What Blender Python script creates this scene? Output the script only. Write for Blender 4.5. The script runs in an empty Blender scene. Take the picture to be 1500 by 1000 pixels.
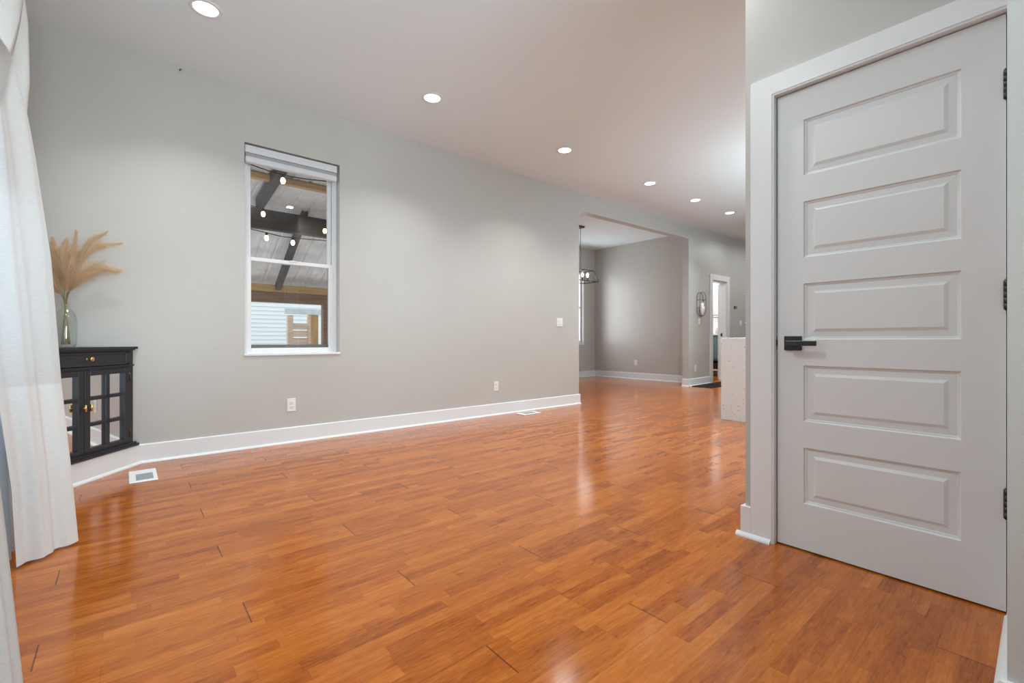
import bpy, bmesh, math, random
from mathutils import Vector, Matrix

random.seed(7)
PI = math.pi
scn = bpy.context.scene
col = scn.collection

# ------------------------------------------------------------------ camera
CAM_Z = 0.93
cd = bpy.data.cameras.new('camera')
cam = bpy.data.objects.new('camera', cd)
col.objects.link(cam)
cam.location = (0, 0, CAM_Z)
cam.rotation_euler = (PI / 2, 0, math.radians(-40.4))
cd.sensor_width = 36
cd.lens = 667 / 1500 * 36
cd.shift_y = -1.5 / 1500
cd.clip_start = 0.02
cd.clip_end = 200
scn.camera = cam

# ------------------------------------------------------------------ world, exposure
w = bpy.data.worlds.new('sky')
scn.world = w
w.use_nodes = True
bg = w.node_tree.nodes['Background']
bg.inputs[0].default_value = (0.86, 0.94, 1.0, 1)
bg.inputs[1].default_value = 1.65
vs = scn.view_settings
vs.view_transform = 'Standard'
vs.look = 'None'
vs.gamma = 1
vs.exposure = 0.0
vs.use_curve_mapping = False
scn.cycles.max_bounces = 10
scn.cycles.diffuse_bounces = 6
scn.cycles.glossy_bounces = 4
scn.cycles.transparent_max_bounces = 16
scn.cycles.sample_clamp_indirect = 6

H = 3.105          # ceiling height
D = 4.47           # plane of the left wall
DOORX = 2.268      # plane of the wall with the white door
WX = -0.52         # plane of the curtained wall


def settle(x):
    """The old house rises gently towards its far end."""
    return 0.0145 * max(0.0, x - 5.1)


def area(name, loc, rot, sx, sy, power, color=(1, 1, 1), shape='RECTANGLE', spread=180):
    l = bpy.data.lights.new(name, 'AREA')
    l.shape = shape
    l.size = sx
    l.size_y = sy
    l.energy = power
    l.color = color
    l.spread = math.radians(spread)
    o = bpy.data.objects.new(name, l)
    o.location = loc
    o.rotation_euler = rot
    col.objects.link(o)
    return o


LAMP_W = 10.5
HIDDEN_W = 11.5
LAMP_C = (0.955, 0.985, 0.965)
ROW_X = [0.405, 2.10, 3.83, 5.55, 6.81, 8.0]
# daylight through the windows, plus fill lights added along the unseen rear wall
area('daylight_curtain_window', (-1.15, 2.1, 1.9), (0, math.radians(-90), 0), 2.2, 2.4, 48, (0.80, 0.94, 1.0))
area('rear_fill', (0.5, -3.1, 1.7), (math.radians(108), 0, 0), 2.2, 2.2, 8, (0.80, 0.95, 1.0))  # fill added outside an unseen rear opening
area('rear_ceiling_fill', (0.5, -2.65, 1.0), (math.radians(118), 0, 0), 1.6, 1.0, 52, (0.72, 0.92, 1.0), 'RECTANGLE', 100)  # added fill inside the room, tipped up at ceiling and upper walls
area('kitchen_fill', (6.5, -3.1, 1.8), (math.radians(108), 0, 0), 3.0, 1.8, 108, (0.55, 0.87, 1.0))  # fill added at an unseen kitchen opening, tipped up to brighten the ceiling
area('daylight_dining_window', (7.6, 7.75, 1.8), (math.radians(-90), 0, 0), 1.3, 1.8, 62, (0.94, 0.97, 1.0))

# pendants over the kitchen island, behind the door wall
for x_, y_ in ((5.75, 1.55), (6.9, 1.55)):
    pl0 = bpy.data.lights.new('island_pendant', 'POINT')
    pl0.energy = 30
    pl0.color = (0.84, 0.95, 1.0)
    pl0.shadow_soft_size = 0.10
    po = bpy.data.objects.new('island_pendant', pl0)
    po.location = (x_, y_, 2.25)
    col.objects.link(po)

# ------------------------------------------------------------------ node helpers
class V:
    """A shader value that builds math nodes."""
    def __init__(s, nt, sock):
        s.nt, s.s = nt, sock

    def m(s, op, *a):
        n = s.nt.nodes.new('ShaderNodeMath')
        n.operation = op
        for i, x in enumerate((s,) + a):
            if isinstance(x, V):
                s.nt.links.new(x.s, n.inputs[i])
            else:
                n.inputs[i].default_value = x
        return V(s.nt, n.outputs[0])

    def __add__(s, o): return s.m('ADD', o)
    def __sub__(s, o): return s.m('SUBTRACT', o)
    def __mul__(s, o): return s.m('MULTIPLY', o)
    def __truediv__(s, o): return s.m('DIVIDE', o)
    def floor(s): return s.m('FLOOR')
    def fract(s): return s.m('FRACT')
    def lt(s, o): return s.m('LESS_THAN', o)
    def gt(s, o): return s.m('GREATER_THAN', o)
    def mx(s, o): return s.m('MAXIMUM', o)
    def mn(s, o): return s.m('MINIMUM', o)


def new_mat(name):
    m = bpy.data.materials.new(name)
    m.use_nodes = True
    return m, m.node_tree, m.node_tree.nodes['Principled BSDF']


def node(nt, t, **kw):
    n = nt.nodes.new(t)
    for k, v in kw.items():
        if k.startswith('i_'):
            n.inputs[k[2:].replace('_', ' ')].default_value = v
        else:
            setattr(n, k, v)
    return n


def coords(nt, kind='Object', scale=None):
    tc = nt.nodes.new('ShaderNodeTexCoord')
    if scale is None:
        return tc.outputs[kind]
    mp = nt.nodes.new('ShaderNodeMapping')
    mp.inputs['Scale'].default_value = scale
    nt.links.new(tc.outputs[kind], mp.inputs[0])
    return mp.outputs[0]


def ramp(nt, fac, stops, interp='LINEAR'):
    r = nt.nodes.new('ShaderNodeValToRGB')
    r.color_ramp.interpolation = interp
    e = r.color_ramp.elements
    while len(e) < len(stops):
        e.new(0.5)
    for el, (p, c) in zip(e, stops):
        el.position = p
        el.color = (c[0], c[1], c[2], 1)
    nt.links.new(fac, r.inputs[0])
    return r.outputs[0]


def paint(name, c, rough=0.5, spec=0.5, bump=0.0, bscale=300, var=0.0, metallic=0.0, vscale=3.0):
    m, nt, b = new_mat(name)
    b.inputs['Base Color'].default_value = (c[0], c[1], c[2], 1)
    b.inputs['Roughness'].default_value = rough
    b.inputs['Specular IOR Level'].default_value = spec
    b.inputs['Metallic'].default_value = metallic
    co = coords(nt)
    if var:
        nz = node(nt, 'ShaderNodeTexNoise')
        nz.inputs['Scale'].default_value = vscale
        nz.inputs['Detail'].default_value = 4
        nt.links.new(co, nz.inputs['Vector'])
        lo = [x * (1 - var) for x in c]
        hi = [min(1, x * (1 + var)) for x in c]
        nt.links.new(ramp(nt, nz.outputs[0], [(0.3, lo), (0.7, hi)]), b.inputs['Base Color'])
    if bump:
        nz = node(nt, 'ShaderNodeTexNoise')
        nz.inputs['Scale'].default_value = bscale
        nz.inputs['Detail'].default_value = 3
        nt.links.new(co, nz.inputs['Vector'])
        bp = nt.nodes.new('ShaderNodeBump')
        bp.inputs['Strength'].default_value = bump
        bp.inputs['Distance'].default_value = 0.002
        nt.links.new(nz.outputs[0], bp.inputs['Height'])
        nt.links.new(bp.outputs[0], b.inputs['Normal'])
    return m


def emitter(name, c, strength):
    m, nt, b = new_mat(name)
    b.inputs['Base Color'].default_value = (c[0], c[1], c[2], 1)
    b.inputs['Emission Color'].default_value = (c[0], c[1], c[2], 1)
    b.inputs['Emission Strength'].default_value = strength
    return m


def clear_glass(name, tint=(1, 1, 1), refl=1.0):
    """Thin window glass: see-through with a fresnel reflection."""
    m, nt, b = new_mat(name)
    nt.nodes.remove(b)
    out = nt.nodes['Material Output']
    tr = nt.nodes.new('ShaderNodeBsdfTransparent')
    tr.inputs[0].default_value = (*tint, 1)
    gl = nt.nodes.new('ShaderNodeBsdfGlossy')
    gl.inputs['Roughness'].default_value = 0.0
    lw = nt.nodes.new('ShaderNodeLayerWeight')
    lw.inputs['Blend'].default_value = 0.5
    k = (V(nt, lw.outputs['Facing']).m('POWER', 5.0) * 0.9 + 0.04) * refl
    mix = nt.nodes.new('ShaderNodeMixShader')
    nt.links.new(k.s, mix.inputs[0])
    nt.links.new(tr.outputs[0], mix.inputs[1])
    nt.links.new(gl.outputs[0], mix.inputs[2])
    nt.links.new(mix.outputs[0], out.inputs[0])
    return m


def wood(name, lo, hi, axis='X', scale=6.0, rough=0.6):
    m, nt, b = new_mat(name)
    st = {'X': (0.6, 9, 9), 'Y': (9, 0.6, 9), 'Z': (9, 9, 0.6)}[axis]
    co = coords(nt, 'Object', st)
    nz = node(nt, 'ShaderNodeTexNoise')
    nz.inputs['Scale'].default_value = scale
    nz.inputs['Detail'].default_value = 6
    nz.inputs['Distortion'].default_value = 0.6
    nt.links.new(co, nz.inputs['Vector'])
    nt.links.new(ramp(nt, nz.outputs[0], [(0.3, lo), (0.7, hi)]), b.inputs['Base Color'])
    b.inputs['Roughness'].default_value = rough
    return m


def floor_material():
    m, nt, b = new_mat('hardwood')
    co = coords(nt)
    sp = nt.nodes.new('ShaderNodeSeparateXYZ')
    nt.links.new(co, sp.inputs[0])
    X, Y = V(nt, sp.outputs[0]), V(nt, sp.outputs[1])
    PW = 0.1485
    r = (Y - 0.217) / PW
    k = r.floor()
    fy = r.fract()
    # board ends: every plank is 2.08 m long, each row stepped by a quarter
    u = (X - 1.36 + k * 0.52) / 2.08
    pk = u.floor()
    fu = u.fract()
    ded = fu.mn((fu * -1) + 1) * 2.08
    dey = fy.mn((fy * -1) + 1) * PW
    end_gap = ded.lt(0.0022)
    side_gap = dey.lt(0.0011)
    # three strips in each plank, cut into short staves
    s3 = (fy * 3).floor()
    sid = k * 3 + s3
    wn = node(nt, 'ShaderNodeTexWhiteNoise', noise_dimensions='1D')
    nt.links.new(sid.s, wn.inputs['W'])
    off = V(nt, wn.outputs['Value'])
    ln = (off * 7.31).fract() * 0.22 + 0.30
    v = X / ln + off * 17.0
    st = v.floor()
    fv = v.fract()
    cmb = nt.nodes.new('ShaderNodeCombineXYZ')
    nt.links.new(st.s, cmb.inputs[0])
    nt.links.new(sid.s, cmb.inputs[1])
    nt.links.new(pk.s, cmb.inputs[2])
    wn2 = node(nt, 'ShaderNodeTexWhiteNoise', noise_dimensions='3D')
    nt.links.new(cmb.outputs[0], wn2.inputs['Vector'])
    tone = V(nt, wn2.outputs['Value'])
    # grain: fine streaks along X, shifted per stave
    g = nt.nodes.new('ShaderNodeCombineXYZ')
    nt.links.new((X * 3.0 + tone * 31.0).s, g.inputs[0])
    nt.links.new((Y * 46.0).s, g.inputs[1])
    nt.links.new((sid * 3.7).s, g.inputs[2])
    n1 = node(nt, 'ShaderNodeTexNoise')
    n1.inputs['Scale'].default_value = 1.6
    n1.inputs['Detail'].default_value = 8
    n1.inputs['Roughness'].default_value = 0.68
    n1.inputs['Distortion'].default_value = 0.9
    nt.links.new(g.outputs[0], n1.inputs['Vector'])
    # blotchy stain figure
    g2 = nt.nodes.new('ShaderNodeCombineXYZ')
    nt.links.new((X * 5.5 + tone * 11.0).s, g2.inputs[0])
    nt.links.new((Y * 20.0).s, g2.inputs[1])
    nt.links.new((sid * 1.3).s, g2.inputs[2])
    n2 = node(nt, 'ShaderNodeTexNoise')
    n2.inputs['Scale'].default_value = 1.0
    n2.inputs['Detail'].default_value = 5
    n2.inputs['Roughness'].default_value = 0.6
    n2.inputs['Distortion'].default_value = 1.2
    nt.links.new(g2.outputs[0], n2.inputs['Vector'])
    # fine pores
    g3 = nt.nodes.new('ShaderNodeCombineXYZ')
    nt.links.new((X * 26.0).s, g3.inputs[0])
    nt.links.new((Y * 260.0).s, g3.inputs[1])
    n3 = node(nt, 'ShaderNodeTexNoise')
    n3.inputs['Scale'].default_value = 1.0
    n3.inputs['Detail'].default_value = 2
    nt.links.new(g3.outputs[0], n3.inputs['Vector'])
    f = tone * 0.28 + V(nt, n1.outputs[0]) * 0.60 + V(nt, n2.outputs[0]) * 0.46 + V(nt, n3.outputs[0]) * 0.30 - 0.300
    # short dark flecks and the odd dark stave
    g4 = nt.nodes.new('ShaderNodeCombineXYZ')
    nt.links.new((X * 9.0 + tone * 5.0).s, g4.inputs[0])
    nt.links.new((Y * 52.0).s, g4.inputs[1])
    nt.links.new((sid * 2.1).s, g4.inputs[2])
    n4 = node(nt, 'ShaderNodeTexNoise')
    n4.inputs['Scale'].default_value = 1.0
    n4.inputs['Detail'].default_value = 4
    n4.inputs['Roughness'].default_value = 0.6
    n4.inputs['Distortion'].default_value = 0.8
    nt.links.new(g4.outputs[0], n4.inputs['Vector'])
    fleck = ((V(nt, n4.outputs[0]) - 0.55) * 3.2).mx(0.0).mn(0.5)
    f = f - fleck * 0.25 - tone.gt(0.94) * 0.15 + 0.02
    c = ramp(nt, f.s, FLOOR_STOPS)
    dark = (end_gap * 0.70).mx(side_gap * 0.22)
    # hairline between strips and at stave ends
    f3 = (fy * 3).fract()
    d3 = f3.mn((f3 * -1) + 1) * (PW / 3)
    dv = fv.mn((fv * -1) + 1) * ln
    dark = dark.mx(d3.lt(0.0006) * 0.10).mx(dv.lt(0.0012) * 0.18)
    mix = node(nt, 'ShaderNodeMixRGB', blend_type='MULTIPLY')
    mix.inputs[2].default_value = (0.06, 0.03, 0.02, 1)
    nt.links.new(dark.s, mix.inputs[0])
    nt.links.new(c, mix.inputs[1])
    nt.links.new(mix.outputs[0], b.inputs['Base Color'])
    rg = V(nt, n2.outputs[0]) * 0.06 + 0.125
    nt.links.new(rg.s, b.inputs['Roughness'])
    b.inputs['Specular IOR Level'].default_value = 0.5
    return m


FLOOR_STOPS = [(0.16, (0.14, 0.024, 0.002)), (0.34, (0.28, 0.062, 0.004)), (0.52, (0.41, 0.107, 0.009)), (0.70, (0.51, 0.154, 0.018)), (0.9, (0.60, 0.21, 0.035))]


def fabric(name, c, trans=0.5, thin=0.0):
    m, nt, b = new_mat(name)
    nt.nodes.remove(b)
    out = nt.nodes['Material Output']
    co = coords(nt, 'Object', (60, 60, 420))
    nz = node(nt, 'ShaderNodeTexNoise')
    nz.inputs['Scale'].default_value = 1.0
    nz.inputs['Detail'].default_value = 3
    nt.links.new(co, nz.inputs['Vector'])
    cc = ramp(nt, nz.outputs[0], [(0.3, [x * 0.90 for x in c]), (0.7, c)])
    bp = nt.nodes.new('ShaderNodeBump')
    bp.inputs['Strength'].default_value = 0.25
    bp.inputs['Distance'].default_value = 0.001
    nt.links.new(nz.outputs[0], bp.inputs['Height'])
    df = nt.nodes.new('ShaderNodeBsdfDiffuse')
    tl = nt.nodes.new('ShaderNodeBsdfTranslucent')
    for s in (df, tl):
        nt.links.new(cc, s.inputs['Color'])
        nt.links.new(bp.outputs[0], s.inputs['Normal'])
    mx = nt.nodes.new('ShaderNodeMixShader')
    mx.inputs[0].default_value = trans
    nt.links.new(df.outputs[0], mx.inputs[1])
    nt.links.new(tl.outputs[0], mx.inputs[2])
    last = mx.outputs[0]
    if thin:
        tr = nt.nodes.new('ShaderNodeBsdfTransparent')
        m2 = nt.nodes.new('ShaderNodeMixShader')
        m2.inputs[0].default_value = thin
        nt.links.new(last, m2.inputs[1])
        nt.links.new(tr.outputs[0], m2.inputs[2])
        last = m2.outputs[0]
    nt.links.new(last, out.inputs[0])
    return m


def terrazzo():
    m, nt, b = new_mat('speckled_quartz')
    co = coords(nt)
    c0 = None
    for sc, th, dk in ((34, 0.30, (0.40, 0.40, 0.39)), (70, 0.28, (0.50, 0.50, 0.49))):
        vo = node(nt, 'ShaderNodeTexVoronoi')
        vo.inputs['Scale'].default_value = sc
        nt.links.new(co, vo.inputs['Vector'])
        sep = nt.nodes.new('ShaderNodeSeparateColor')
        nt.links.new(vo.outputs['Color'], sep.inputs[0])
        k = V(nt, vo.outputs['Distance']).lt(th) * V(nt, sep.outputs[0]).lt(0.35)
        mx = node(nt, 'ShaderNodeMixRGB')
        nt.links.new(k.s, mx.inputs[0])
        if c0 is None:
            mx.inputs[1].default_value = (0.72, 0.77, 0.79, 1)
        else:
            nt.links.new(c0, mx.inputs[1])
        mx.inputs[2].default_value = (*dk, 1)
        c0 = mx.outputs[0]
    nt.links.new(c0, b.inputs['Base Color'])
    b.inputs['Roughness'].default_value = 0.25
    return m


def vase_glass():
    m, nt, b = new_mat('green_glass')
    nt.nodes.remove(b)
    out = nt.nodes['Material Output']
    tr = nt.nodes.new('ShaderNodeBsdfTransparent')
    gl = nt.nodes.new('ShaderNodeBsdfGlossy')
    gl.inputs['Roughness'].default_value = 0.02
    lw = nt.nodes.new('ShaderNodeLayerWeight')
    lw.inputs['Blend'].default_value = 0.35
    cr = ramp(nt, lw.outputs['Facing'], [(0.0, (0.98, 0.99, 0.985)), (0.7, (0.95, 0.98, 0.97)), (1.0, (0.80, 0.89, 0.86))])
    nt.links.new(cr, tr.inputs[0])
    mix = nt.nodes.new('ShaderNodeMixShader')
    lw2 = nt.nodes.new('ShaderNodeLayerWeight')
    lw2.inputs['Blend'].default_value = 0.5
    nt.links.new((V(nt, lw2.outputs['Facing']).m('POWER', 4.0) * 0.5 + 0.05).s, mix.inputs[0])
    nt.links.new(tr.outputs[0], mix.inputs[1])
    nt.links.new(gl.outputs[0], mix.inputs[2])
    nt.links.new(mix.outputs[0], out.inputs[0])
    return m


M = {
    'wall': paint('greige_wall_paint', (0.508, 0.495, 0.469), 0.36, 0.5, 0.10, 260, 0.015),
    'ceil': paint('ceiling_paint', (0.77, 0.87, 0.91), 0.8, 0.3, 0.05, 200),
    'trim': paint('white_trim_paint', (0.77, 0.785, 0.80), 0.35, 0.5, 0.03, 120),
    'door': paint('white_door_paint', (0.715, 0.73, 0.74), 0.42, 0.5, 0.05, 180),
    'floor': floor_material(),
    'black': paint('black_metal', (0.012, 0.012, 0.012), 0.35, 0.5),
    'bronze': paint('dark_bronze_metal', (0.10, 0.085, 0.075), 0.4, 0.5, metallic=0.6),
    'hinge': paint('hinge_black', (0.03, 0.03, 0.03), 0.4, 0.5),
    'gap': paint('gap_shade_black', (0.01, 0.01, 0.01), 0.9, 0.1),
    'vinyl': paint('white_vinyl', (0.78, 0.79, 0.80), 0.35, 0.5),
    'blind': paint('white_blind', (0.66, 0.67, 0.69), 0.5, 0.4),
    'glass': clear_glass('window_glass', (0.97, 0.98, 0.98), 1.6),
    'mirror': paint('antique_mirror_glass', (0.82, 0.82, 0.84), 0.03, 0.5, metallic=1.0),
    'cab': paint('charcoal_cabinet_paint', (0.021, 0.023, 0.029), 0.42, 0.5, 0.15, 90, 0.10),
    'brass': paint('brass', (0.85, 0.58, 0.22), 0.25, 0.5, metallic=1.0),
    'plate': paint('white_plastic_plate', (0.80, 0.80, 0.78), 0.35, 0.5),
    'slot': paint('outlet_slot', (0.10, 0.10, 0.10), 0.6, 0.3),
    'vent': paint('white_vent_metal', (0.86, 0.89, 0.91), 0.4, 0.5),
    'grille': paint('vent_grille_grey', (0.34, 0.38, 0.41), 0.5, 0.4),
    'curtain': fabric('white_linen', (0.77, 0.775, 0.77), 0.28),
    'less_translucent': fabric('less_translucent_linen', (0.79, 0.80, 0.80), 0.10),
    'sheer': fabric('pale_sheer', (0.70, 0.80, 0.90), 0.55, 0.12),
    'lens': emitter('lamp_lens', (0.97, 1.0, 0.985), 8.0),
    'bulb': emitter('glowing_bulb', (1.0, 0.95, 0.88), 3.0),
    'warm': emitter('warm_filament_bulb', (1.0, 0.74, 0.40), 5.0),
    'quartz': terrazzo(),
    'mat': paint('dark_doormat', (0.035, 0.026, 0.024), 0.95, 0.1, 0.6, 400, 0.3),
    'teal': paint('teal_cabinet_paint', (0.085, 0.155, 0.165), 0.45, 0.5),
    'steel': paint('dark_steel', (0.10, 0.10, 0.10), 0.35, 0.5, metallic=0.6),
    'chrome': paint('chrome', (0.85, 0.85, 0.85), 0.15, 0.5, metallic=1.0),
    'vase': vase_glass(),
    'pampas': fabric('dry_pampas', (0.86, 0.71, 0.52), 0.40),
    'stalk': paint('dry_stalk', (0.30, 0.24, 0.12), 0.8, 0.2),
    'metalroof': paint('corrugated_metal', (0.80, 0.75, 0.74), 0.6, 0.3, 0, 0, 0.13, vscale=7),
    'darkwood': wood('dark_beam_wood', (0.022, 0.018, 0.018), (0.06, 0.048, 0.046), 'X', 4),
    'brownwood': wood('brown_beam_wood', (0.16, 0.085, 0.05), (0.30, 0.165, 0.10), 'X', 4),
    'goldwood': wood('new_lumber', (0.40, 0.22, 0.075), (0.62, 0.38, 0.15), 'X', 4),
    'palewood': wood('pale_pine', (0.58, 0.42, 0.30), (0.85, 0.68, 0.52), 'X', 5),
    'postwood': wood('golden_post', (0.42, 0.24, 0.09), (0.62, 0.40, 0.18), 'Z', 4),
    'siding': paint('white_vinyl_siding', (0.80, 0.84, 0.85), 0.6, 0.3),
    'patio': paint('concrete', (0.78, 0.75, 0.72), 0.9, 0.2, 0.2, 30, 0.15),
    'wire': paint('black_cable', (0.015, 0.015, 0.015), 0.6, 0.3),
    'blue': paint('navy_board', (0.035, 0.075, 0.15), 0.5, 0.4),
    'pink': paint('blush_bottle', (0.55, 0.42, 0.40), 0.4, 0.5),
    'candle': paint('candle_cup_glass', (0.86, 0.86, 0.85), 0.3, 0.5),
}


# ------------------------------------------------------------------ mesh helpers
class MB:
    """Collects shapes in world coordinates; build() links them as one mesh object."""
    def __init__(s):
        s.bm = bmesh.new()

    def box(s, x0, x1, y0, y1, z0, z1, bevel=0.0, seg=1, mat=None):
        r = bmesh.ops.create_cube(s.bm, size=1)
        vs_ = r['verts']
        for v in vs_:
            v.co = Vector(((x0 + x1) / 2 + v.co.x * (x1 - x0), (y0 + y1) / 2 + v.co.y * (y1 - y0), (z0 + z1) / 2 + v.co.z * (z1 - z0)))
        if bevel:
            es = list({e for v in vs_ for e in v.link_edges})
            r2 = bmesh.ops.bevel(s.bm, geom=es, offset=bevel, segments=seg, profile=0.5, affect='EDGES')
            vs_ = list({v for f in r2['faces'] for v in f.verts} | {v for v in vs_ if v.is_valid})
        if mat is not None:
            for v in vs_:
                v.co = mat @ v.co
        return s

    def prism(s, poly, z0, z1, mat=None):
        """A polygon in x, y extruded from z0 to z1."""
        a = sum(poly[i][0] * poly[(i + 1) % len(poly)][1] - poly[(i + 1) % len(poly)][0] * poly[i][1] for i in range(len(poly)))
        if a < 0:
            poly = poly[::-1]
        lo = [s.bm.verts.new((p[0], p[1], z0)) for p in poly]
        hi = [s.bm.verts.new((p[0], p[1], z1)) for p in poly]
        n = len(poly)
        s.bm.faces.new(lo[::-1])
        s.bm.faces.new(hi)
        for i in range(n):
            s.bm.faces.new((lo[i], lo[(i + 1) % n], hi[(i + 1) % n], hi[i]))
        if mat is not None:
            for v in lo + hi:
                v.co = mat @ v.co
        return s

    def lathe(s, prof, cx, cy, seg=32, mat=None):
        """prof: list of (r, z)."""
        rings = []
        for r, z in prof:
            if r < 1e-6:
                rings.append([s.bm.verts.new((cx, cy, z))])
            else:
                rings.append([s.bm.verts.new((cx + r * math.cos(2 * PI * i / seg), cy + r * math.sin(2 * PI * i / seg), z)) for i in range(seg)])
        fs = []
        for a, b in zip(rings, rings[1:]):
            for i in range(seg):
                j = (i + 1) % seg
                if len(a) == 1 and len(b) == 1:
                    continue
                if len(a) == 1:
                    fs.append(s.bm.faces.new((a[0], b[j], b[i])))
                elif len(b) == 1:
                    fs.append(s.bm.faces.new((a[i], a[j], b[0])))
                else:
                    fs.append(s.bm.faces.new((a[i], a[j], b[j], b[i])))
        for f in fs:
            f.smooth = True
        if mat is not None:
            for rg in rings:
                for v in rg:
                    v.co = mat @ v.co
        return s

    def tube(s, pts, r, seg=8, closed=False):
        pts = [Vector(p) for p in pts]
        n = len(pts)
        rad = r if isinstance(r, (list, tuple)) else [r] * n
        rings = []
        up = Vector((0, 0, 1))
        prev = None
        for i, p in enumerate(pts):
            a = pts[(i - 1) % n] if (closed or i > 0) else p
            b = pts[(i + 1) % n] if (closed or i < n - 1) else p
            t = (b - a)
            if t.length < 1e-9:
                t = Vector((0, 0, 1))
            t.normalize()
            if prev is None:
                q = up if abs(t.dot(up)) < 0.95 else Vector((1, 0, 0))
                nx = t.cross(q).normalized()
            else:
                nx = (prev - t * prev.dot(t))
                nx = nx.normalized() if nx.length > 1e-6 else t.orthogonal().normalized()
            prev = nx
            ny = t.cross(nx)
            rings.append([s.bm.verts.new(p + (nx * math.cos(2 * PI * k / seg) + ny * math.sin(2 * PI * k / seg)) * rad[i]) for k in range(seg)])
        m = n if closed else n - 1
        for i in range(m):
            a, b = rings[i], rings[(i + 1) % n]
            for k in range(seg):
                f = s.bm.faces.new((a[k], a[(k + 1) % seg], b[(k + 1) % seg], b[k]))
                f.smooth = True
        if not closed:
            s.bm.faces.new(rings[0][::-1])
            s.bm.faces.new(rings[-1])
        return s

    def grid(s, rows, smooth=True):
        """rows: list of equal-length lists of points."""
        vr = [[s.bm.verts.new(p) for p in row] for row in rows]
        for a, b in zip(vr, vr[1:]):
            for i in range(len(a) - 1):
                f = s.bm.faces.new((a[i], a[i + 1], b[i + 1], b[i]))
                f.smooth = smooth
        return s

    def build(s, name, mat, parent=None, solid=0.0, norm=True):
        me = bpy.data.meshes.new(name)
        if norm:
            bmesh.ops.recalc_face_normals(s.bm, faces=s.bm.faces)
        inv = Vector((0, 0, 0))
        if parent is not None:
            p = parent
            while p is not None:
                inv += p.location
                p = p.parent
        for v in s.bm.verts:
            v.co.z += settle(v.co.x)
        if parent is None:
            inv = Vector((0, 0, 0))
        for v in s.bm.verts:
            v.co -= inv
        s.bm.to_mesh(me)
        s.bm.free()
        o = bpy.data.objects.new(name, me)
        me.materials.append(mat)
        col.objects.link(o)
        if parent is not None:
            o.parent = parent
        if solid:
            md = o.modifiers.new('solid', 'SOLIDIFY')
            md.thickness = solid
            md.offset = 0
        return o


def tag(o, label=None, cat=None, group=None, kind=None):
    if label: o['label'] = label
    if cat: o['category'] = cat
    if group: o['group'] = group
    if kind: o['kind'] = kind
    return o


def empty(name, loc, label=None, cat=None, group=None, kind=None):
    o = bpy.data.objects.new(name, None)
    o.empty_display_size = 0.1
    o.location = (loc[0], loc[1], loc[2] + settle(loc[0]))
    col.objects.link(o)
    return tag(o, label, cat, group, kind)


def struct(name, mb, mat):
    return tag(mb.build(name, mat), kind='structure')


def copy_tree(o, parent=None):
    c = o.copy()
    col.objects.link(c)
    if parent is not None:
        c.parent = parent
    for ch in list(o.children):
        copy_tree(ch, c)
    return c


# ================================================================== THE SETTING
# floor (two level pieces joined where the house begins to rise)
fl = MB()
for poly in ([(-0.75, -3.0), (5.1, -3.0), (5.1, 4.60), (-0.75, 4.60)],
             [(5.1, -3.0), (12.6, -3.0), (12.6, 7.45), (5.1, 7.45)],
             [(4.0, 4.60), (5.1, 4.60), (5.1, 7.45), (4.0, 7.45)]):
    fl.prism(poly, -0.12, 0.0)
struct('floor', fl, M['floor'])
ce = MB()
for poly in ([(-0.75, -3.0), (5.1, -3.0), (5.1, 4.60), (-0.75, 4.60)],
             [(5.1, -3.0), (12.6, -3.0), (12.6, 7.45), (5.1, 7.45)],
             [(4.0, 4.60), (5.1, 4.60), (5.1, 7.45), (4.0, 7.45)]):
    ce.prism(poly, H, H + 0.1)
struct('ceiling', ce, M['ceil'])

# left wall with the window opening
WIN = (0.785, 1.598, 0.800, 2.638)
WT = 0.20
w1 = MB()
w1.box(-0.75, WIN[0], D, D + WT, 0, H)
w1.box(WIN[1], 5.10, D, D + 0.13, 0, H)
w1.box(WIN[1], 3.9, D + 0.13, D + WT, 0, H)
w1.box(WIN[0], WIN[1], D, D + WT, 0, WIN[2])
w1.box(WIN[0], WIN[1], D, D + WT, WIN[3], H)
struct('wall_left', w1, M['wall'])
# header over the dining opening, pillar, hall wall with the bathroom doorway
PILX = 8.27
BD = (9.22, 9.87, 2.115)
w2 = MB()
w2.box(5.10, PILX, D, D + 0.13, 2.845, H)
w2.box(PILX, BD[0], D, D + 0.13, 0, H)
w2.box(BD[0], BD[1], D, D + 0.13, BD[2], H)
w2.box(BD[1], 12.5, D, D + 0.13, 0, H)
struct('wall_hall', w2, M['wall'])
# dining room
DFX, DFY = 8.86, 7.25
DW = (7.3, 8.40, 0.83, 2.52)
w3 = MB()
w3.box(DFX, DFX + 0.1, D + 0.13, DFY + 0.15, 0, H)
struct('wall_dining_far', w3, M['wall'])
w4 = MB()
w4.box(4.1, DW[0], DFY, DFY + 0.15, 0, H)
w4.box(DW[1], DFX, DFY, DFY + 0.15, 0, H)
w4.box(DW[0], DW[1], DFY, DFY + 0.15, 0, DW[2])
w4.box(DW[0], DW[1], DFY, DFY + 0.15, DW[3], H)
struct('wall_dining_side', w4, M['wall'])
w5 = MB()
w5.box(3.95, 4.1, D + 0.13, DFY + 0.15, 0, H)
struct('wall_dining_near', w5, M['wall'])
# curtained wall (window between the curtains)
CW = (0.9, 3.05, 0.73, 2.62)
w6 = MB()
w6.box(WX - 0.15, WX, -2.9, CW[0], 0, H)
w6.box(WX - 0.15, WX, CW[1], D, 0, H)
w6.box(WX - 0.15, WX, CW[0], CW[1], 0, CW[2])
w6.box(WX - 0.15, WX, CW[0], CW[1], CW[3], H)
struct('wall_curtain_side', w6, M['wall'])
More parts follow.
